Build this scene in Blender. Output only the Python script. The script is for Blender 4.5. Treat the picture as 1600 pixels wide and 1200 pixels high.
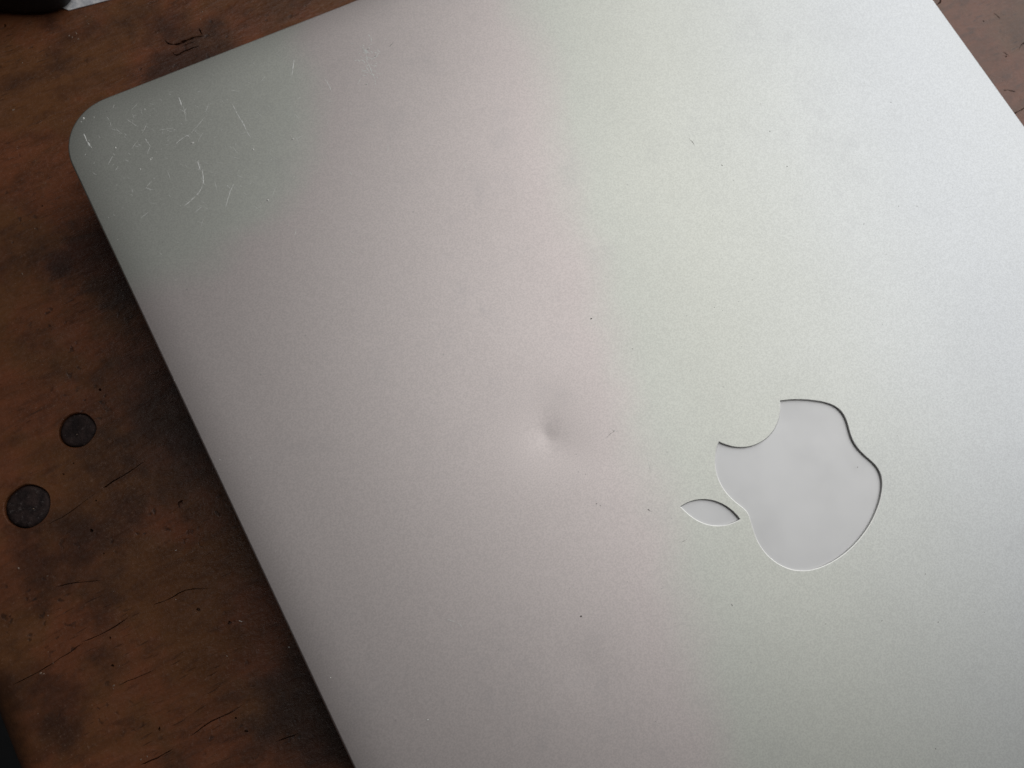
import bpy, math, random
from mathutils import Vector, Matrix
from mathutils.geometry import delaunay_2d_cdt

random.seed(7)
scene = bpy.context.scene
for o in list(bpy.data.objects):
    bpy.data.objects.remove(o)
MM = 0.001

# ------------------------------------------------------------------ camera
LID_TOP = 25.5                                    # mm above the table
CAM = Vector((-78.345, 24.138, 174.574 + LID_TOP))
R0 = Vector((0.875535, -0.475511, 0.085597))      # image right
R1 = Vector((-0.447335, -0.864746, -0.228265))    # image down
R2 = Vector((0.182562, 0.161563, -0.969829))      # viewing direction
cam_data = bpy.data.cameras.new('camera')
cam_data.sensor_width = 6.4
cam_data.lens = 4.8
cam_data.clip_start = 0.005
cam_data.clip_end = 50
cam_data.dof.use_dof = True
cam_data.dof.focus_distance = 0.181
cam_data.dof.aperture_fstop = 3.6
cam = bpy.data.objects.new('camera', cam_data)
scene.collection.objects.link(cam)
M = Matrix((R0, -R1, -R2)).transposed().to_4x4()
M.translation = CAM * MM
cam.matrix_world = M
scene.camera = cam

# ------------------------------------------------------------------ light
world = bpy.data.worlds.new('World')
scene.world = world
world.use_nodes = True
bg = world.node_tree.nodes['Background']
bg.inputs['Color'].default_value = (1.0, 0.90, 0.86, 1)
bg.inputs['Strength'].default_value = 0.014

# a large window with pale curtain, high to the right of the table
AZ, EL, DIST, TILT = 0.295, 0.955, 0.860, 0.640
ld = bpy.data.lights.new('window_light', 'AREA')
ld.shape = 'RECTANGLE'; ld.size = 1.06; ld.size_y = 1.50
ld.energy = 6.6; ld.color = (1.0, 1.0, 0.995)
lamp = bpy.data.objects.new('window_light', ld)
scene.collection.objects.link(lamp)
lamp.location = (math.cos(EL) * math.cos(AZ) * DIST, math.cos(EL) * math.sin(AZ) * DIST, math.sin(EL) * DIST)
lamp.rotation_euler = Vector((-math.cos(TILT) * math.cos(AZ), -math.cos(TILT) * math.sin(AZ), -math.sin(TILT))).to_track_quat('-Z', 'Y').to_euler()

vs = scene.view_settings
vs.view_transform = 'Standard'
vs.look = 'None'
vs.exposure = 0
vs.gamma = 1
vs.use_curve_mapping = False

# ------------------------------------------------------------------ helpers
def lerp(a, b, t): return a + (b - a) * t

def pix(u, v, z):
    """photo pixel -> point (mm) on the horizontal plane at height z (table = 0)"""
    d = R0 * ((u - 800) / 1200) + R1 * ((v - 600) / 1200) + R2
    t = (z - CAM.z) / d.z
    p = CAM + d * t
    return (p.x, p.y)

def link(name, me, mat=None, parent=None, kind=None, label=None, cat=None, group=None):
    o = bpy.data.objects.new(name, me)
    scene.collection.objects.link(o)
    if mat and me is not None: me.materials.append(mat)
    if parent: o.parent = parent
    if kind: o['kind'] = kind
    if label: o['label'] = label
    if cat: o['category'] = cat
    if group: o['group'] = group
    return o

def mesh(name, verts, faces, smooth=False, normals=None):
    me = bpy.data.meshes.new(name)
    me.from_pydata([(x * MM, y * MM, z * MM) for x, y, z in verts], [], faces)
    me.update()
    if smooth:
        me.polygons.foreach_set('use_smooth', [True] * len(me.polygons))
    if normals:
        me.normals_split_custom_set_from_vertices(normals)
    return me

def inside(p, poly):
    x, y = p; c = False; n = len(poly); j = n - 1
    for i in range(n):
        xi, yi = poly[i]; xj, yj = poly[j]
        if (yi > y) != (yj > y) and x < (xj - xi) * (y - yi) / (yj - yi) + xi:
            c = not c
        j = i
    return c

def catmull(pts, n):
    out = []
    P = [pts[0]] + list(pts) + [pts[-1]]
    for i in range(1, len(P) - 2):
        a, b, c, d = P[i - 1], P[i], P[i + 1], P[i + 2]
        for k in range(n):
            t = k / n
            out.append(tuple(0.5 * (2 * b[q] + (c[q] - a[q]) * t + (2 * a[q] - 5 * b[q] + 4 * c[q] - d[q]) * t * t
                                    + (3 * b[q] - a[q] - 3 * c[q] + d[q]) * t ** 3) for q in (0, 1)))
    out.append(tuple(pts[-1]))
    return out

def ccw(poly):
    a = sum(poly[i - 1][0] * poly[i][1] - poly[i][0] * poly[i - 1][1] for i in range(len(poly)))
    return poly if a > 0 else poly[::-1]

def offset(poly, d):
    """move a ccw outline inwards by d"""
    out = []; n = len(poly)
    for i in range(n):
        a = Vector(poly[i - 1]); b = Vector(poly[i]); c = Vector(poly[(i + 1) % n])
        e1 = (b - a).normalized(); e2 = (c - b).normalized()
        n1 = Vector((-e1.y, e1.x)); n2 = Vector((-e2.y, e2.x))
        m = n1 + n2
        k = max(m.length_squared, 0.6)
        out.append(tuple(b + m * (2 * d / k)))
    return out

def ring(hx, hy, r, d, step):
    """rounded rectangle (half sizes hx, hy, radius r) inset by d"""
    pts = []
    rr = max(r - d, 0.01)
    for cx, cy, a0 in ((hx - r, hy - r, 0), (-hx + r, hy - r, 90), (-hx + r, -hy + r, 180), (hx - r, -hy + r, 270)):
        for k in range(25):
            a = math.radians(a0 + 90 * k / 24)
            pts.append((cx + rr * math.cos(a), cy + rr * math.sin(a)))
        # straight run towards the next corner
        nx, ny, na = {0: (-hx + r, hy - r, 90), 90: (-hx + r, -hy + r, 180), 180: (hx - r, -hy + r, 270), 270: (hx - r, hy - r, 0)}[a0]
        a = math.radians(na)
        q = (nx + rr * math.cos(a), ny + rr * math.sin(a))
        L = math.dist(pts[-1], q); n = max(2, int(math.dist((cx, cy), (nx, ny)) / step)); p0 = pts[-1]
        for k in range(1, n):
            pts.append((lerp(p0[0], q[0], k / n), lerp(p0[1], q[1], k / n)))
    return pts

def plate(outline, holes, extra, height):
    """triangulated sheet inside outline, with openings, at z = height(x, y) (mm)"""
    V = []; E = []
    for loop in [outline] + holes:
        b = len(V); V += [Vector(p) for p in loop]
        E += [(b + i, b + (i + 1) % len(loop)) for i in range(len(loop))]
    V += [Vector(p) for p in extra]
    r = delaunay_2d_cdt(V, E, [], 0, 1e-7)
    vs_, fs = r[0], r[2]
    boxes = [(min(p[0] for p in h), max(p[0] for p in h), min(p[1] for p in h), max(p[1] for p in h), h) for h in holes]
    faces = []
    for f in fs:
        c = ((vs_[f[0]].x + vs_[f[1]].x + vs_[f[2]].x) / 3, (vs_[f[0]].y + vs_[f[1]].y + vs_[f[2]].y) / 3)
        if not inside(c, outline): continue
        if any(b[0] <= c[0] <= b[1] and b[2] <= c[1] <= b[3] and inside(c, b[4]) for b in boxes): continue
        a, b_, c_ = (vs_[k] for k in f)
        if (b_ - a).cross(c_ - a) < 0: f = f[::-1]
        faces.append(tuple(f))
    return [(v.x, v.y, height(v.x, v.y)) for v in vs_], faces

def gradn(h, x, y, e=0.05):
    n = Vector((-(h(x + e, y) - h(x - e, y)) / (2 * e), -(h(x, y + e) - h(x, y - e)) / (2 * e), 1)).normalized()
    return n

class Nodes:
    def __init__(self, name):
        self.m = bpy.data.materials.new(name); self.m.use_nodes = True
        self.t = self.m.node_tree; self.b = self.t.nodes['Principled BSDF']
        self.co = self.n('ShaderNodeTexCoord').outputs['Object']
    def n(self, t, **kw):
        nd = self.t.nodes.new(t)
        for k, v in kw.items(): setattr(nd, k, v)
        return nd
    def put(self, sock, v):
        if hasattr(v, 'links') or isinstance(v, bpy.types.NodeSocket): self.t.links.new(v, sock)
        else: sock.default_value = v
    def map(self, scale=(1, 1, 1), loc=(0, 0, 0), rot=(0, 0, 0)):
        nd = self.n('ShaderNodeMapping'); self.put(nd.inputs['Vector'], self.co)
        nd.inputs['Scale'].default_value = scale; nd.inputs['Location'].default_value = loc; nd.inputs['Rotation'].default_value = rot
        return nd.outputs[0]
    def noise(self, scale, detail=3, rough=0.55, vec=None, dist=0.0):
        nd = self.n('ShaderNodeTexNoise'); self.put(nd.inputs['Vector'], vec or self.co)
        nd.inputs['Scale'].default_value = scale; nd.inputs['Detail'].default_value = detail
        nd.inputs['Roughness'].default_value = rough; nd.inputs['Distortion'].default_value = dist
        return nd.outputs['Fac']
    def voronoi(self, scale, vec=None, out='Distance'):
        nd = self.n('ShaderNodeTexVoronoi'); self.put(nd.inputs['Vector'], vec or self.co)
        nd.inputs['Scale'].default_value = scale
        return nd.outputs[out]
    def ramp(self, v, a, b, lo=0.0, hi=1.0):
        nd = self.n('ShaderNodeMapRange', interpolation_type='SMOOTHSTEP'); self.put(nd.inputs[0], v)
        nd.inputs[1].default_value = a; nd.inputs[2].default_value = b; nd.inputs[3].default_value = lo; nd.inputs[4].default_value = hi
        return nd.outputs[0]
    def math(self, op, a, b=0.0, c=0.0):
        nd = self.n('ShaderNodeMath', operation=op)
        self.put(nd.inputs[0], a); self.put(nd.inputs[1], b); self.put(nd.inputs[2], c)
        return nd.outputs[0]
    def mix(self, f, a, b, mode='MIX'):
        nd = self.n('ShaderNodeMix', data_type='RGBA', blend_type=mode)
        self.put(nd.inputs[0], f)
        self.put(nd.inputs[6], a if not isinstance(a, tuple) else (*a, 1)); self.put(nd.inputs[7], b if not isinstance(b, tuple) else (*b, 1))
        return nd.outputs[2]
    def bump(self, h, strength, dist, normal=None):
        nd = self.n('ShaderNodeBump'); self.put(nd.inputs['Height'], h)
        nd.inputs['Strength'].default_value = strength; nd.inputs['Distance'].default_value = dist
        if normal: self.put(nd.inputs['Normal'], normal)
        return nd.outputs[0]
    def set(self, **kw):
        for k, v in kw.items():
            v = (*v, 1) if isinstance(v, tuple) and len(v) == 3 else v
            self.put(self.b.inputs[k.replace('_', ' ')], v)
        return self.m

# ------------------------------------------------------------------ materials
def mat_aluminium():
    N = Nodes('bead_blasted_aluminium')
    sep = N.n('ShaderNodeSeparateXYZ'); N.put(sep.inputs[0], N.co)
    x, y = sep.outputs[0], sep.outputs[1]
    # warm-to-cool light painted into the metal colour: rosy, green and cool zones (same lightness)
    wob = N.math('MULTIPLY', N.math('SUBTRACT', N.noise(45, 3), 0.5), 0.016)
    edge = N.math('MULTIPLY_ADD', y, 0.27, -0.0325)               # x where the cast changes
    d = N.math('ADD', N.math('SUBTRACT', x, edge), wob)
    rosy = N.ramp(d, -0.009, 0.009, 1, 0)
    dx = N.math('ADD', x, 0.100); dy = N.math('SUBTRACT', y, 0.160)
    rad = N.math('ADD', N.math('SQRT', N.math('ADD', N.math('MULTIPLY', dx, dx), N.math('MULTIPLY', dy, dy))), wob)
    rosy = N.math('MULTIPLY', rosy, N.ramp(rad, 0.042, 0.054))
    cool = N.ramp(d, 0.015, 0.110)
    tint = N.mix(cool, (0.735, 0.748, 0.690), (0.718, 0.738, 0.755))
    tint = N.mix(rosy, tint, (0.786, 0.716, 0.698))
    fine = N.noise(3000, 1, 0.5)
    smud = N.noise(28, 4, 0.6)
    col = N.mix(N.ramp(fine, 0.30, 0.70), (0.885, 0.885, 0.885), (1.0, 1.0, 1.0))
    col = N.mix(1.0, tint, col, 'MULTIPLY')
    # greasy smears: slightly greyer, irregular
    smear = N.math('MULTIPLY', N.ramp(N.noise(75, 6, 0.72), 0.50, 0.70), N.ramp(N.noise(14, 2, 0.5, N.map((1, 1, 1), (2, 7, 0))), 0.42, 0.62))
    col = N.mix(N.math('MULTIPLY', smear, 0.13), col, (0.42, 0.42, 0.44))
    pits = N.ramp(N.voronoi(420), 0.05, 0.12, 1, 0)
    pits = N.math('MULTIPLY', pits, N.ramp(N.noise(160, 2), 0.60, 0.68))
    col = N.mix(N.math('MULTIPLY', pits, 0.35), col, (0.35, 0.34, 0.33))
    rg = N.ramp(smud, 0.3, 0.7, 0.51, 0.53)
    nrm = N.bump(fine, 0.10, 0.00003)
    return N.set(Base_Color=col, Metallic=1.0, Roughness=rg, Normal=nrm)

def mat_wood():
    N = Nodes('old_varnished_wood')
    g = N.map((14, 48, 48)); g2 = N.map((60, 330, 330))
    big = N.noise(20, 5, 0.62)
    big2 = N.noise(34, 4, 0.6, N.map((1, 1, 1), (3.1, 1.7, 0)))
    mid = N.noise(170, 4, 0.65, N.map((0.7, 1, 1), (1.2, 0.4, 0)))
    grain = N.noise(3.2, 5, 0.65, g, 1.2)
    fineg = N.noise(3.0, 4, 0.7, g2, 0.8)
    spk = N.noise(1100, 3, 0.7)
    c = N.mix(N.ramp(big2, 0.42, 0.58), (0.225, 0.074, 0.032), (0.180, 0.072, 0.027))
    c = N.mix(N.math('MULTIPLY', N.ramp(grain, 0.40, 0.70), 0.55), c, (0.105, 0.040, 0.017))
    c = N.mix(N.math('MULTIPLY', N.ramp(fineg, 0.48, 0.75), 0.35), c, (0.070, 0.028, 0.014))
    c = N.mix(N.math('MULTIPLY', N.ramp(mid, 0.50, 0.72), 0.55), c, (0.070, 0.027, 0.014))
    c = N.mix(N.math('MULTIPLY', N.ramp(mid, 0.46, 0.30), 0.30), c, (0.23, 0.10, 0.055))
    c = N.mix(N.math('MULTIPLY', N.ramp(big, 0.48, 0.64), 0.82), c, (0.040, 0.016, 0.009))
    # open pores along the grain
    pore = N.ramp(N.noise(1.0, 2, 0.5, N.map((170, 1300, 1300))), 0.62, 0.72)
    pore = N.math('MULTIPLY', pore, N.ramp(N.noise(30, 2, 0.5, N.map((1, 1, 1), (8, 3, 1))), 0.40, 0.60, 0.15, 1.0))
    c = N.mix(N.math('MULTIPLY', pore, 0.55), c, (0.030, 0.013, 0.009))
    # old ink-dark stains
    stain = 0.0
    for su, sv, sr in ((150, 395, 0.012), (190, 440, 0.010), (95, 410, 0.006)):
        px_, py_ = pix(su, sv, 0)
        sp = N.n('ShaderNodeVectorMath', operation='DISTANCE'); N.put(sp.inputs[0], N.co); sp.inputs[1].default_value = (px_ * MM, py_ * MM, 0)
        dd = N.math('ADD', N.math('DIVIDE', sp.outputs['Value'], sr), N.math('MULTIPLY', N.math('SUBTRACT', mid, 0.5), 2.6))
        stain = N.math('MAXIMUM', stain, N.ramp(dd, 0.35, 1.25, 1, 0))
    c = N.mix(N.math('MULTIPLY', stain, 0.62), c, (0.014, 0.009, 0.010))
    # pale rubs and dark ingrained specks
    c = N.mix(N.math('MULTIPLY', N.ramp(spk, 0.58, 0.74), N.ramp(N.noise(60, 3), 0.42, 0.65, 0.06, 0.45)), c, (0.34, 0.19, 0.12))
    wv = N.n('ShaderNodeVectorMath', operation='ADD'); N.put(wv.inputs[0], N.co)
    nz = N.n('ShaderNodeTexNoise'); N.put(nz.inputs['Vector'], N.co); nz.inputs['Scale'].default_value = 420
    ws = N.n('ShaderNodeVectorMath', operation='SCALE'); N.put(ws.inputs[0], nz.outputs['Color']); ws.inputs['Scale'].default_value = 0.0045
    N.put(wv.inputs[1], ws.outputs[0])
    dots = N.math('MULTIPLY', N.ramp(N.voronoi(330, wv.outputs[0]), 0.10, 0.30, 1, 0), N.ramp(N.noise(40, 3, 0.6, N.map((1, 1, 1), (5, 2, 1))), 0.50, 0.62))
    c = N.mix(N.math('MULTIPLY', dots, 0.65), c, (0.022, 0.011, 0.008))
    rg = N.math('ADD', N.ramp(big, 0.3, 0.7, 0.33, 0.43), N.ramp(spk, 0.3, 0.7, -0.08, 0.08))
    h = N.math('ADD', N.math('MULTIPLY', fineg, 0.6), N.math('MULTIPLY', spk, 0.30))
    h = N.math('SUBTRACT', h, N.math('MULTIPLY', N.math('MAXIMUM', pore, dots), 0.25))
    nrm = N.bump(h, 0.55, 0.0003)
    nrm = N.bump(N.math('ADD', grain, mid), 0.4, 0.0006, nrm)
    return N.set(Base_Color=c, Roughness=rg, Normal=nrm, Specular_IOR_Level=0.68)

def mat_plug():
    N = Nodes('dark_end_grain_plug')
    a = N.noise(330, 4, 0.7); b = N.noise(900, 3, 0.7)
    c = N.mix(N.ramp(a, 0.35, 0.7), (0.017, 0.011, 0.011), (0.050, 0.031, 0.028))
    c = N.mix(N.math('MULTIPLY', N.ramp(b, 0.58, 0.70), 0.6), c, (0.12, 0.10, 0.095))
    return N.set(Base_Color=c, Roughness=0.75, Specular_IOR_Level=0.25, Normal=N.bump(N.math('ADD', a, b), 0.6, 0.0005))

def mat_plain(name, col, rough, metal=0.0, scale=300, amt=0.12, bump=0.2, bd=0.0001):
    N = Nodes(name)
    a = N.noise(scale, 4, 0.6)
    lo = tuple(v * (1 - amt) for v in col); hi = tuple(min(1, v * (1 + amt)) for v in col)
    return N.set(Base_Color=N.mix(N.ramp(a, 0.3, 0.7), lo, hi), Metallic=metal,
                 Roughness=N.ramp(a, 0.3, 0.7, rough - 0.04, rough + 0.04), Normal=N.bump(a, bump, bd))

M_alu = mat_aluminium()
M_wood = mat_wood()
M_plug = mat_plug()
M_wall = mat_plain('machined_aluminium_edge', (0.74, 0.74, 0.72), 0.40, 1.0, 2000, 0.05, 0.05)
M_base = mat_plain('aluminium_base', (0.70, 0.70, 0.69), 0.48, 1.0, 2500, 0.05, 0.1)
M_logo = mat_plain('frosted_pearl_plastic', (0.79, 0.79, 0.79), 0.50, 0.52, 60, 0.004, 0.0)
M_gasket = mat_plain('black_rubber', (0.015, 0.015, 0.016), 0.6)
M_scr = mat_plain('bare_scratched_metal', (0.92, 0.93, 0.90), 0.55, 0.1, 3000, 0.05, 0.3)
M_scr_dark = mat_plain('dirt_filled_nick', (0.27, 0.255, 0.24), 0.7, 0.0, 3000, 0.2)
M_black = mat_plain('matte_black_case', (0.008, 0.008, 0.009), 0.7, 0.0, 1200, 0.2, 0.3)
M_floor = mat_plain('dark_floor', (0.055, 0.058, 0.060), 0.8, 0.0, 8, 0.3)

# ------------------------------------------------------------------ table
TX0, TX1, TY0, TY1 = -187.0, 560.0, -420.0, 520.0
tcx, tcy = (TX0 + TX1) / 2, (TY0 + TY1) / 2
thx, thy = (TX1 - TX0) / 2, (TY1 - TY0) / 2
TAB_T = 34.0

def slit(px, w, seed):
    rnd = random.Random(seed)
    P = [pix(u, v, 0) for u, v in px]
    P = catmull(P, 3)
    n = len(P); L = []; Rr = []
    for i, p in enumerate(P):
        a = Vector(P[max(i - 1, 0)]); b = Vector(P[min(i + 1, n - 1)])
        t = (b - a).normalized(); nn = Vector((-t.y, t.x))
        k = w * (math.sin(math.pi * min(max(i / (n - 1), 0.0), 1.0)) ** 0.6) * rnd.uniform(0.30, 0.95) * 0.5 + 0.012
        q = Vector(p) + nn * rnd.uniform(-0.12, 0.12)
        L.append(tuple(q + nn * k)); Rr.append(tuple(q - nn * k))
    return ccw(L + Rr[::-1])

CRACKS = [
    ([(20, 1070), (60, 1050), (95, 1028), (130, 1005)], 0.30), ([(128, 1003), (170, 985), (200, 965)], 0.42),
    ([(238, 946), (265, 935), (290, 922), (330, 919)], 0.36),
    ([(75, 820), (110, 800), (150, 770)], 0.22), ([(160, 762), (170, 757), (200, 738), (228, 720)], 0.42),
    ([(88, 917), (115, 911), (160, 906)], 0.36), ([(220, 1195), (245, 1184), (270, 1170)], 0.45),
    ([(298, 1150), (330, 1127), (368, 1110)], 0.50), ([(185, 1071), (210, 1060), (240, 1047)], 0.28),
    ([(430, 1160), (470, 1145)], 0.4), ([(257, 62), (263, 68), (275, 69), (285, 66), (296, 61), (307, 58), (319, 56)], 0.95),
    ([(268, 80), (275, 86), (285, 82), (300, 75), (312, 72)], 0.65), ([(311, 44), (314, 50), (316, 54)], 0.6),
    ([(284, 74), (295, 68), (303, 66)], 0.5), ([(1580, 180), (1590, 175), (1606, 165)], 0.55),
    ([(1463, 9), (1468, 4), (1472, -4)], 0.7), ([(1567, 141), (1577, 141), (1588, 144)], 0.45),
    ([(1553, 20), (1560, 26), (1562, 30)], 0.5), ([(1568, 81), (1576, 87)], 0.4), ([(1592, 78), (1596, 70), (1604, 66)], 0.4),
]
slits = [slit(p, w, i + 11) for i, (p, w) in enumerate(CRACKS)]
# small pits in the wood
rp = random.Random(5)
PITS = [(282, 787, 9, 16), (143, 829, 7, 9), (310, 952, 9, 7), (359, 973, 7, 7), (385, 1142, 8, 5), (249, 1139, 5, 9),
        (176, 1040, 8, 5), (172, 997, 4, 7), (156, 609, 5, 6), (99, 741, 4, 4), (66, 322, 4, 4), (8, 40, 5, 6),
        (115, 724, 3, 3), (162, 865, 3, 3), (150, 782, 4, 4), (368, 1122, 5, 4), (1537, 33, 4, 2), (1572, 88, 4, 3)]
for u, v, a, b in PITS:
    c = []
    for k in range(9):
        t = 2 * math.pi * k / 9; r = rp.uniform(0.55, 1.0)
        c.append(pix(u + a * 0.5 * r * math.cos(t), v + b * 0.5 * r * math.sin(t), 0))
    slits.append(ccw(c))
PLUGS = [(120, 672, 4.65), (42, 791, 5.55)]
plug_loops = []
for i, (u, v, r) in enumerate(PLUGS):
    cx, cy = pix(u, v, 0); rr = random.Random(i + 3); ph = [rr.uniform(0, 6.28) for _ in range(5)]
    plug_loops.append(ccw([(cx + r * (1 + sum(0.007 * math.sin((q + 2) * t + ph[q]) for q in range(5))) * math.cos(t),
                            cy + r * (1 + sum(0.007 * math.sin((q + 2) * t + ph[q]) for q in range(5))) * math.sin(t))
                           for t in [2 * math.pi * k / 56 for k in range(56)]]))

def table_h(x, y): return 0.0
tring = [[(x + tcx, y + tcy) for x, y in ring(thx, thy, 9, d, 40)] for d in [8 * (1 - math.cos(math.radians(4.5 * k))) for k in range(21)]]
tz = [8 * math.sin(math.radians(4.5 * k)) - 8 for k in range(21)]
V, F = plate(tring[-1], slits + plug_loops, [], table_h)
def add_rings(V, F, rings, zs):
    for k in range(len(rings) - 1):
        b0 = len(V); n = len(rings[k])
        V += [(x, y, zs[k]) for x, y in rings[k]]; V += [(x, y, zs[k + 1]) for x, y in rings[k + 1]]
        for i in range(n):
            j = (i + 1) % n
            F.append((b0 + i, b0 + j, b0 + n + j, b0 + n + i))
def add_wall(V, F, loops, zs, floor=True):
    """walls of an opening: loops from the top down"""
    for k in range(len(loops) - 1):
        b0 = len(V); n = len(loops[k])
        V += [(x, y, zs[k]) for x, y in loops[k]]; V += [(x, y, zs[k + 1]) for x, y in loops[k + 1]]
        for i in range(n):
            j = (i + 1) % n
            F.append((b0 + j, b0 + i, b0 + n + i, b0 + n + j)[::-1])
    if floor:
        b0 = len(V); V += [(x, y, zs[-1]) for x, y in loops[-1]]; F.append(tuple(range(b0, b0 + len(loops[-1]))))
add_rings(V, F, [tring[0]] + tring, [-TAB_T] + tz)
for s in slits: add_wall(V, F, [s, s], [0.0, -1.6])
for s in plug_loops: add_wall(V, F, [s, offset(s, 0.22), offset(s, 0.25)], [0.0, -0.30, -6.0])
b0 = len(V); V += [(x, y, -TAB_T) for x, y in tring[0]]; F.append(tuple(range(b0, len(V)))[::-1])
table = link('wooden_table', None, label='old dark brown wooden table with cracks, under the laptop', cat='table')
link('table_board', mesh('table_board', V, F), M_wood, table)
for i, s in enumerate(plug_loops):
    # worn, slightly domed and chipped disc filling the hole
    cx, cy = pix(PLUGS[i][0], PLUGS[i][1], 0); rr = random.Random(40 + i)
    V = []; F = []; n = len(s); ringsN = 7
    inner = offset(s, 0.48)
    for k in range(ringsN + 1):
        f = 1 - k / (ringsN + 0.6)
        for q in inner:
            V.append((cx + (q[0] - cx) * f, cy + (q[1] - cy) * f, (-0.75 if k == 0 else -0.42 + 0.12 * (1 - f)) + (0 if k == 0 else rr.uniform(-0.07, 0.07))))
    for k in range(ringsN):
        for a in range(n):
            b = (a + 1) % n
            F.append((k * n + a, k * n + b, (k + 1) * n + b, (k + 1) * n + a))
    F.append(tuple(range(ringsN * n, ringsN * n + n)))
    b0 = len(V); V += [(q[0], q[1], -5.0) for q in inner]
    for a in range(n):
        b = (a + 1) % n; F.append((b0 + a, b0 + b, b, a))
    link('wood_plug', mesh('wood_plug', V, F, True), M_plug, table)

V = [(-1500, -1500, -760), (1500, -1500, -760), (1500, 1500, -760), (-1500, 1500, -760)]
link('floor', mesh('floor', V, [(0, 1, 2, 3)]), M_floor, kind='structure')
for sx in (TX0 + 45, TX1 - 45):
    for sy in (TY0 + 45, TY1 - 45):
        V = []; F = []
        for z, h in ((-760, 20), (-690, 22), (-TAB_T, 28)):
            V += [(sx - h, sy - h, z), (sx + h, sy - h, z), (sx + h, sy + h, z), (sx - h, sy + h, z)]
        for k in (0, 4):
            F += [(k + a, k + (a + 1) % 4, k + 4 + (a + 1) % 4, k + 4 + a) for a in range(4)]
        F += [(3, 2, 1, 0), (8, 9, 10, 11)]
        link('table_leg', mesh('table_leg', V, F), M_wood, table)

# ------------------------------------------------------------------ laptop
HX, HY, RC = 113.5, 162.5, 13.5
def edge_d(x, y):
    qx = abs(x) - (HX - RC); qy = abs(y) - (HY - RC)
    return RC - (math.hypot(max(qx, 0), max(qy, 0)) + min(max(qx, qy), 0))
DENT = pix(852, 677, LID_TOP)
DENT2 = pix(912, 1040, LID_TOP)
def lid_h(x, y):
    d = max(edge_d(x, y), 0.0)
    z = LID_TOP
    if d < 11: z -= 0.32 * (1 - d / 11) ** 3
    if d < 0.45: z -= 0.45 * (1 - math.sqrt(max(0.0, 1 - (1 - d / 0.45) ** 2)))
    dx, dy = x - DENT[0], y - DENT[1]
    r2 = dx * dx + dy * dy
    if r2 < 2500:
        z -= 0.13 * math.exp(-r2 / 150)
        # sharp little crease at the bottom of the dent, bent like a crescent
        u = dx - 0.05 * (dy + 0.5) ** 2; v = dy + 0.5
        z -= 0.45 * math.exp(-math.sqrt(u * u + (0.85 * v) ** 2 + 0.7) / 4.0)
    dx, dy = x - DENT2[0], y - DENT2[1]
    r2 = dx * dx + dy * dy
    if r2 < 1200: z -= 0.06 * math.exp(-r2 / 28)
    z += 0.030 * math.sin(x / 21 + 1.3) * math.sin(y / 26 + 0.4)
    return z

def crop(l, ox, oy, s): return [(ox + a * s, oy + b * s) for a, b in l]
S = 400 / 1500
body_a = crop([(743,133),(790,126),(850,123),(910,126),(970,133),(1020,143),(1060,157),(1095,180),(1120,208),(1138,243),(1150,285),(1160,328),(1175,370),(1200,410),(1235,447),(1275,480),(1310,510),(1333,545),(1346,585),(1351,625),(1345,680),(1330,740),(1310,795),(1285,845),(1250,905),(1205,960),(1155,1012),(1100,1055),(1040,1092),(975,1120),(920,1133),(870,1136),(820,1131),(770,1115),(720,1087),(675,1050),(635,1003),(605,950),(585,890),(572,840),(563,808),(548,782),(525,762),(490,738),(450,703),(415,660),(385,610),(368,555),(361,500),(363,450),(372,405),(385,372)], 1020, 590, S)
body_b = crop([(385,372),(430,393),(480,405),(530,408),(580,400),(630,380),(675,348),(710,307),(735,255),(744,200),(745,160),(743,133)], 1020, 590, S)
leaf_a = crop([(158,755),(195,730),(240,715),(290,708),(340,712),(390,727),(435,750),(475,782),(505,815),(516,832)], 1020, 590, S)
leaf_b = crop([(516,832),(480,853),(430,870),(380,874),(320,867),(270,848),(220,815),(185,783),(158,755)], 1020, 590, S)
def smooth_pts(P, it=1):
    for _ in range(it):
        P = [P[0]] + [tuple((P[i - 1][q] + 2 * P[i][q] + P[i + 1][q]) / 4 for q in (0, 1)) for i in range(1, len(P) - 1)] + [P[-1]]
    return P
def outline(a, b):
    A = catmull(smooth_pts([pix(u, v, LID_TOP) for u, v in a]), 4)
    B = catmull(smooth_pts([pix(u, v, LID_TOP) for u, v in b]), 4)
    return ccw(A[:-1] + B[:-1])
logo_body = outline(body_a, body_b)
logo_leaf = outline(leaf_a, leaf_b)

rings_d = [0, 0.01, 0.03, 0.08, 0.16, 0.26, 0.36, 0.45, 0.9, 1.6, 2.3, 3.2, 4.2, 5.4, 6.8, 8.4, 10, 11]
lr = [ring(HX, HY, RC, d, 6) for d in rings_d]
extra = []
nearby = lambda p, poly, m: any((p[0] - q[0]) ** 2 + (p[1] - q[1]) ** 2 < m * m for q in poly)
for i in range(-25, 26):
    for j in range(-36, 37):
        p = (i * 4.0 + 0.3, j * 4.1 + 0.2)
        if edge_d(*p) < 13: continue
        if math.dist(p, DENT) < 21 or math.dist(p, DENT2) < 13: continue
        if abs(p[0]) < 30 and abs(p[1]) < 26 and (inside(p, logo_body) or inside(p, logo_leaf) or nearby(p, logo_body, 1.2) or nearby(p, logo_leaf, 1.2)): continue
        extra.append(p)
def disc_pts(c, steps):
    out = []; r = 0.0; out.append(c)
    while r < steps[-1][0]:
        st = next(s for R, s in steps if r < R)
        r += st; n = max(6, int(2 * math.pi * r / st))
        off = r * 3.7
        out += [(c[0] + r * math.cos(2 * math.pi * k / n + off), c[1] + r * math.sin(2 * math.pi * k / n + off)) for k in range(n)]
    return out
extra += disc_pts(DENT, [(5.5, 0.16), (9, 0.45), (20, 1.0)])
extra += disc_pts(DENT2, [(12, 0.9)])
V, F = plate(lr[-1], [logo_body, logo_leaf], extra, lid_h)
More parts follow.
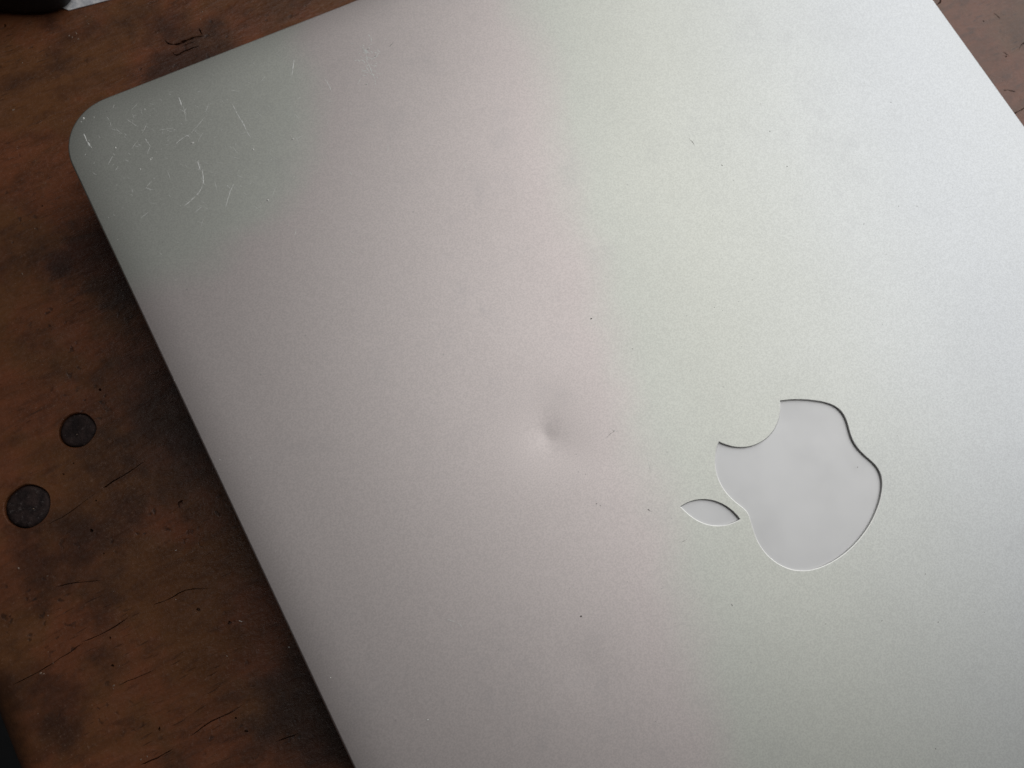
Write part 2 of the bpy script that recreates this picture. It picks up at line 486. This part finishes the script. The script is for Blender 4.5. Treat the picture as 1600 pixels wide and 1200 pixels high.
normals = [gradn(lid_h, v[0], v[1]) for v in V]
def rim_normal(p, d, k):
    # normal from the edge profile, pointing outwards
    e = 0.004
    a, b = max(d - e, 0.0), d + e
    def prof(t):
        z = 0.0
        if t < 11: z -= 0.32 * (1 - t / 11) ** 3
        if t < 0.45: z -= 0.45 * (1 - math.sqrt(max(0.0, 1 - (1 - t / 0.45) ** 2)))
        return z
    s = (prof(b) - prof(a)) / (b - a) if d > 0 else 60.0
    n = len(lr[0]); i = k
    t = (Vector(lr[0][(i + 1) % n]) - Vector(lr[0][i - 1])).normalized()
    out = Vector((t.y, -t.x))
    return Vector((out.x * s, out.y * s, 1)).normalized()
for k in range(len(lr) - 1):
    b0 = len(V); n = len(lr[k])
    for kk in (k, k + 1):
        for i, (x, y) in enumerate(lr[kk]):
            V.append((x, y, lid_h(x, y)))
            a = rim_normal((x, y), rings_d[kk], i) if rings_d[kk] < 9 else gradn(lid_h, x, y)
            normals.append(a)
    for i in range(n):
        j = (i + 1) % n
        F.append((b0 + i, b0 + j, b0 + n + j, b0 + n + i))
# vertical side and underside of the lid
b0 = len(V); n = len(lr[0])
zb = 19.7
for z in (zb, None):
    for i, (x, y) in enumerate(lr[0]):
        V.append((x, y, z if z else lid_h(x, y)))
        q = rim_normal((x, y), 0, i); normals.append(Vector((q.x, q.y, 0)).normalized())
for i in range(n):
    j = (i + 1) % n; F.append((b0 + i, b0 + j, b0 + n + j, b0 + n + i))
b0 = len(V); V += [(x, y, zb) for x, y in lr[0]]; normals += [Vector((0, 0, -1))] * n; F.append(tuple(range(b0, b0 + n))[::-1])

laptop = link('laptop', None, label='closed silver aluminium laptop with dented, scratched lid lying on the table', cat='laptop')
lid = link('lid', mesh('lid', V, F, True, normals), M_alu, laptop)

def add_edge(name, loop, parent):
    V = []; F = []
    loops = [loop, offset(loop, 0.08), offset(loop, 0.16), offset(loop, 0.17)]
    zs = [LID_TOP, LID_TOP - 0.02, LID_TOP - 0.055, LID_TOP - 1.4]
    n = len(loop)
    for L, z in zip(loops, zs):
        V += [(x, y, lid_h(x, y) - LID_TOP + z) for x, y in L]
    for k in range(len(loops) - 1):
        for i in range(n):
            j = (i + 1) % n
            F.append((k * n + i, k * n + j, (k + 1) * n + j, (k + 1) * n + i))
    return link(name, mesh(name, V, F, False), M_wall, parent)
def add_panel(name, loop, parent, z):
    L = offset(loop, 0.18); n = len(L)
    V = [(x, y, z) for x, y in L] + [(x, y, z - 0.7) for x, y in L]
    F = [tuple(range(n)), tuple(range(n, 2 * n))[::-1]] + [(n + i, n + (i + 1) % n, (i + 1) % n, i) for i in range(n)]
    return link(name, mesh(name, V, F), M_logo, parent)
add_edge('logo_cutout_edge', logo_body, lid)
add_edge('logo_cutout_edge', logo_leaf, lid)
pz = min(lid_h(x, y) for x, y in logo_body) - 0.62
o = add_panel('logo_panel', logo_body, laptop, pz); o['label'] = 'pale grey plastic bitten fruit logo set into the lid'
o = add_panel('logo_leaf_panel', logo_leaf, laptop, pz); o['label'] = 'small pale grey plastic leaf of the logo'

# base: gasket, body with rounded underside, feet
def loft(name, specs, mat, parent, smooth=False):
    V = []; F = []
    for d, z in specs: V += [(x, y, z) for x, y in ring(HX, HY, RC, d, 12)]
    n = len(V) // len(specs)
    for k in range(len(specs) - 1):
        for i in range(n):
            j = (i + 1) % n; F.append((k * n + i, k * n + j, (k + 1) * n + j, (k + 1) * n + i))
    F.append(tuple(range(n))[::-1]); F.append(tuple(range((len(specs) - 1) * n, len(specs) * n)))
    return link(name, mesh(name, V, F, smooth), mat, parent)
loft('gasket', [(1.0, 18.8), (1.0, 19.75)], M_gasket, laptop)
loft('base', [(6.0, 1.2), (4.0, 1.4), (2.0, 2.2), (0.8, 3.6), (0.2, 5.2), (0.0, 7.0), (0.0, 18.5), (0.3, 18.85)], M_base, laptop)
for sx in (-1, 1):
    for sy in (-1, 1):
        V = []; F = []
        for r, z in ((6.0, 0.0), (6.6, 0.5), (6.6, 1.3)):
            V += [(sx * 92 + r * math.cos(2 * math.pi * k / 20), sy * 140 + r * math.sin(2 * math.pi * k / 20), z) for k in range(20)]
        for k in (0, 20):
            F += [(k + i, k + (i + 1) % 20, k + 20 + (i + 1) % 20, k + 20 + i) for i in range(20)]
        F += [tuple(range(20))[::-1], tuple(range(40, 60))]
        link('rubber_foot', mesh('rubber_foot', V, F), M_gasket, laptop)

# ------------------------------------------------------------------ scratches in the lid
def scratch(px, w, mat, z0=0.012, seed=0):
    rnd = random.Random(seed)
    P = catmull([pix(u, v, LID_TOP) for u, v in px], 5)
    V = []; F = []; n = len(P)
    for i, p in enumerate(P):
        a = Vector(P[max(i - 1, 0)]); b = Vector(P[min(i + 1, n - 1)])
        t = (b - a).normalized(); nn = Vector((-t.y, t.x))
        k = w * 0.5 * (0.25 + 0.75 * math.sin(math.pi * (i + 0.5) / n) ** 0.7) * rnd.choice((0.12, 0.5, 0.8, 1.0, 1.3))
        q = Vector(p) + nn * rnd.uniform(-0.04, 0.04)
        for m, dz in ((-1, 0.0), (0, 1.0), (1, 0.0)):
            r = q + nn * k * m
            V.append((r.x, r.y, lid_h(r.x, r.y) + z0 + dz * min(0.03, k * 0.4)))
    for i in range(n - 1):
        for m in (0, 1):
            F.append((i * 3 + m, i * 3 + 3 + m, i * 3 + 4 + m, i * 3 + m + 1)[::-1])
    link('scratch', mesh('scratch', V, F), mat, lid)
C = lambda l: crop(l, 100, 60, 0.35)
SCR = [
    (C([(88,425),(98,450),(112,475),(125,490)]), 0.30), (C([(360,445),(372,462),(383,480)]), 0.16),
    (C([(512,262),(518,280),(525,302)]), 0.20), (C([(750,290),(770,330),(790,365)]), 0.13), (C([(785,358),(800,380),(815,415)]), 0.24), (C([(817,418),(835,445)]), 0.12),
    (C([(598,545),(600,565),(608,582)]), 0.22), (C([(605,560),(617,590),(622,630),(615,665),(595,700)]), 0.17), (C([(600,690),(565,725),(535,750)]), 0.15), (C([(596,550),(604,575),(600,590)]), 0.12),
    (C([(757,650),(740,690),(722,750)]), 0.15), (C([(728,655),(733,662),(740,668)]), 0.16), (C([(1027,95),(1022,130),(1018,165)]), 0.22),
    (C([(1160,175),(1180,205),(1195,240)]), 0.14), (C([(500,470),(530,445),(560,430)]), 0.12), (C([(560,432),(600,385),(630,350)]), 0.09), (C([(280,360),(305,378),(330,395)]), 0.09),
    (C([(425,410),(460,403),(490,400)]), 0.08), (C([(1030,880),(1035,862),(1037,850)]), 0.12), (C([(880,190),(890,180),(897,170)]), 0.10),
    (C([(1335,90),(1350,130),(1375,165)]), 0.16), (C([(1352,100),(1372,145),(1388,185),(1389,210)]), 0.17), (C([(1318,33),(1330,40),(1342,46)]), 0.15),
    (C([(1378,92),(1392,82),(1404,66)]), 0.2), (C([(1325,80),(1345,95),(1362,97)]), 0.14), (C([(1346,60),(1352,85),(1350,105)]), 0.12),
    (C([(535,430),(552,436),(565,446)]), 0.12), (C([(440,400),(475,415),(500,405)]), 0.07), (C([(530,300),(540,335),(545,370)]), 0.09),
    ([(700, 968), (714, 973), (722, 979)], 0.12), ([(953, 668), (958, 672), (966, 675)], 0.10), ([(1011, 706), (1013, 722), (1017, 738)], 0.12),
    ([(724, 255), (728, 262)], 0.12), ([(1053, 868), (1062, 872)], 0.1),
]
for i, (p, w) in enumerate(SCR): scratch(p, w * 1.15, M_scr, seed=i)
for i, (p, w) in enumerate([(C([(1453,38),(1462,27),(1472,15)]), 0.14), (C([(1352,52),(1357,48),(1361,52)]), 0.22), (C([(1386,82),(1392,79),(1397,76)]), 0.2),
                            ([(1076, 216), (1082, 222), (1085, 227)], 0.22), ([(948, 683), (955, 677), (962, 672)], 0.12), ([(1012, 796), (1019, 800)], 0.28), ([(1061, 847), (1067, 846), (1073, 843)], 0.13)]):
    scratch(p, w * 0.9, M_scr_dark, seed=90 + i)

# faint scuffing around the worn corner, too fine to tell apart
rs = random.Random(77); V = []; F = []
def scuff(u, v, ang, ln, w):
    p = Vector(pix(u, v, LID_TOP)); t = Vector((math.cos(ang), math.sin(ang))); nn = Vector((-t.y, t.x)); bend = rs.uniform(-0.25, 0.25)
    b = len(V); n = 5
    for i in range(n):
        f = i / (n - 1) - 0.5
        q = p + t * ln * f + nn * bend * ln * f * f
        k = w * (0.5 - abs(f)) + 0.01
        for m_, dz in ((-1, 0), (0, 0.012), (1, 0)):
            r = q + nn * k * m_
            V.append((r.x, r.y, lid_h(r.x, r.y) + 0.008 + dz))
    for i in range(n - 1):
        for m_ in (0, 1): F.append((b + i * 3 + m_, b + i * 3 + 3 + m_, b + i * 3 + 4 + m_, b + i * 3 + m_ + 1)[::-1])
for _ in range(230):
    u, v = rs.gauss(300, 110), rs.gauss(225, 75)
    p = pix(u, v, LID_TOP)
    if edge_d(*p) > 3 and abs(p[0]) < HX and abs(p[1]) < HY:
        scuff(u, v, rs.choice((-1.2, -0.9, 0.6, 2.2)) + rs.gauss(0, 0.35), rs.choice((0.5, 0.8, 1.2, 2.5)), rs.uniform(0.03, 0.09))
for _ in range(48):
    scuff(rs.gauss(578, 9), rs.gauss(90, 16), rs.gauss(-1.0, 0.6), rs.choice((0.6, 1.0, 1.8)), rs.uniform(0.10, 0.24))
for _ in range(90):
    scuff(rs.uniform(250, 1580), rs.uniform(60, 1180), rs.uniform(0, 3.1), rs.choice((0.3, 0.5, 0.8)), rs.uniform(0.02, 0.06))
link('scuff', mesh('scuff', V, F), M_scr, lid, kind='stuff')

# ------------------------------------------------------------------ loose specks
def specks(name, items, zfun, mat, label, cat, seed):
    rnd = random.Random(seed); V = []; F = []
    for x, y, r in items:
        z = zfun(x, y); b = len(V); n = 6; ph = rnd.uniform(0, 6)
        ex = rnd.uniform(0.6, 1.5)
        V.append((x, y, z + r * 0.8))
        for k in range(n):
            t = 2 * math.pi * k / n + ph; q = r * rnd.uniform(0.7, 1.2)
            V.append((x + q * ex * math.cos(t), y + q / ex * math.sin(t), z - 0.004))
        F += [(b, b + 1 + k, b + 1 + (k + 1) % n) for k in range(n)]
    return link(name, mesh(name, V, F), mat, kind='stuff', label=label, cat=cat)
M_dust = mat_plain('pale_dust', (0.80, 0.80, 0.76), 0.8)
M_grit = mat_plain('dark_grit', (0.16, 0.14, 0.125), 0.8)
rd = random.Random(21)
L = lambda u, v: pix(u, v, LID_TOP)
pale = []
for (a, b), r in ((( 572,468),.26),((845,497),.2),((1020,450),.24),((1014,437),.14),((385,540),.22),((392,534),.14),((340,585),.16),((230,488),.16),((910,722),.24),((1350,205),.18),((360,317),.15),((85,355),.22),((75,370),.12),((110,455),.12)):
    u, v = C([(a, b)])[0]; pale.append((*L(u, v), r * 1.35))
for u, v, r in ((1144,945,.22),(668,1125,.22),(516,1059,.2),(1067,1070,.14),(1086,1146,.16),(343,718,.14),(985,1075,.1),(1203,205,.16),(1102,1140,.12),(1318,1198,.14)):
    pale.append((*L(u, v), r))
for _ in range(130):
    u = rd.gauss(330, 170); v = rd.gauss(290, 130); p = L(u, v)
    if edge_d(*p) > 1.5 and abs(p[0]) < HX and abs(p[1]) < HY: pale.append((*p, rd.choice((.05, .06, .07, .1))))
for _ in range(150):
    p = (rd.uniform(-110, 110), rd.uniform(-120, 158))
    if edge_d(*p) > 1.5 and not (abs(p[0]) < 27 and abs(p[1]) < 23): pale.append((*p, rd.choice((.04, .05, .06, .09))))
specks('dust', pale, lid_h, M_dust, 'fine pale dust specks scattered over the laptop lid', 'dust', 1)
dark = []
for u, v, r in ((924,498,.24),(908,963,.24),(1116,480,.14),(1350,350,.16),(1392,160,.12),(932,787,.14),(938,790,.1),(1404,322,.12),(1433,322,.12),(1230,260,.16),(1128,258,.16),(988,545,.12),(1034,920,.1),(1466,972,.16),(1378,970,.14),(1446,897,.14),(1340,730,.12),(1462,1170,.14),(1290,975,.1)):
    dark.append((*L(u, v), r))
for _ in range(120):
    p = L(rd.uniform(850, 1600), rd.uniform(0, 1200))
    if edge_d(*p) > 1.5 and abs(p[0]) < HX and not (abs(p[0]) < 27 and abs(p[1]) < 23): dark.append((*p, rd.choice((.04, .05, .06, .08))))
specks('grit', dark, lid_h, M_grit, 'tiny dark grit specks scattered over the laptop lid', 'grit', 2)
crumbs = []
for u, v, r in ((108,56,.30),(113,58,.22),(122,61,.28),(119,52,.24),(178,1071,.28),(177,1076,.14),(63,1052,.28),(68,1053,.2),(35,428,.26),(138,37,.2),(133,26,.22),(20,172,.25),(22,171,.2),(35,98,.2),(316,18,.26),(313,30,.24),(74,900,.2),(220,1187,.24),(230,1182,.2),(75,962,.18),(54,357,.16),(66,570,.14),(29,900-12,.3),(120,679,.14),(52,795,.2)):
    crumbs.append((*pix(u, v, 0), r))
for _ in range(160):
    p = (rd.uniform(-178, -60), rd.uniform(0, 215))
    if not (edge_d(*p) > -1 ): crumbs.append((*p, rd.choice((.05, .07, .09, .12))))
M_crumb = mat_plain('pale_wood_crumbs', (0.30, 0.22, 0.17), 0.8)
specks('crumbs', crumbs, lambda x, y: 0.0, M_crumb, 'tiny pale crumbs scattered over the brown table top', 'crumbs', 3)

# ------------------------------------------------------------------ things cut off at the far corner
def mat_paper():
    N = Nodes('mottled_printed_paper')
    a = N.noise(420, 4, 0.7); b = N.noise(150, 3, 0.6)
    c = N.mix(N.ramp(a, 0.35, 0.65), (0.50, 0.51, 0.54), (0.82, 0.80, 0.80))
    c = N.mix(N.math('MULTIPLY', N.ramp(b, 0.52, 0.66), 0.5), c, (0.42, 0.43, 0.50))
    return N.set(Base_Color=c, Roughness=0.6)
p0 = Vector(pix(104, 16, 0.5)); p1 = Vector(pix(166, 0, 0.5))
t = (p1 - p0).normalized(); nn = Vector((-t.y, t.x))
if nn.y < 0: nn = -nn
A = p0 + t * 0.5
V = []; F = []
NX, NY = 24, 16
for j in range(NY + 1):
    for i in range(NX + 1):
        q = A + t * lerp(-min(48.0, 9.0 * j), 190, i / NX) + nn * (140 * j / NY)
        V.append((q.x, q.y, 0.35 + 0.25 * math.sin(i * 0.5) * (j / NY)))
m = len(V); V += [(x, y, z - 0.25) for x, y, z in V]
idx = lambda i, j: j * (NX + 1) + i
for j in range(NY):
    for i in range(NX):
        f = (idx(i, j), idx(i + 1, j), idx(i + 1, j + 1), idx(i, j + 1))
        F.append(f); F.append(tuple(k + m for k in f[::-1]))
bord = [idx(i, 0) for i in range(NX + 1)] + [idx(NX, j) for j in range(1, NY + 1)] + [idx(i, NY) for i in range(NX - 1, -1, -1)] + [idx(0, j) for j in range(NY - 1, 0, -1)]
for a, b in zip(bord, bord[1:] + bord[:1]): F.append((a, b, b + m, a + m)[::-1])
link('paper_sheet', mesh('paper_sheet', V, F, False), mat_paper(), label='pale grey mottled sheet sticking out from under the black case', cat='paper')

# black case with a well rounded corner; only its corner is in view
corner_px = [(-60, 14), (-20, 20), (0, 22), (30, 25), (60, 25), (90, 21), (105, 15), (112, 8), (117, 0), (121, -14), (124, -40)]
near = catmull([pix(u - 2, v - 5, 2.0) for u, v in corner_px], 4)
c0 = Vector(near[0]); c1 = Vector(near[-1])
dirA = (Vector(near[0]) - Vector(near[4])).normalized(); dirB = (Vector(near[-1]) - Vector(near[-5])).normalized()
far = [tuple(c1 + dirB * 70), tuple(c1 + dirB * 82 + dirA * 12), tuple(c0 + dirB * 82 + dirA * 30), tuple(c0 + dirB * 68 + dirA * 40), tuple(c0 + dirA * 38)]
loop = ccw(near + far)
V = []; F = []; n = len(loop)
specs = [(1.5, 0.65), (0.5, 1.6), (0.0, 4.0), (0.0, 10.0), (0.4, 13.0), (1.6, 15.2), (3.5, 16.4), (6.0, 17.0)]
for d, z in specs: V += [(x, y, z) for x, y in offset(loop, d)]
for k in range(len(specs) - 1):
    for i in range(n):
        j = (i + 1) % n; F.append((k * n + i, k * n + j, (k + 1) * n + j, (k + 1) * n + i))
F.append(tuple(range(n))[::-1]); F.append(tuple(range((len(specs) - 1) * n, len(specs) * n)))
link('black_case', mesh('black_case', V, F, True), M_black, label='matte black rounded case lying on the pale sheet, cut off by the frame', cat='case')
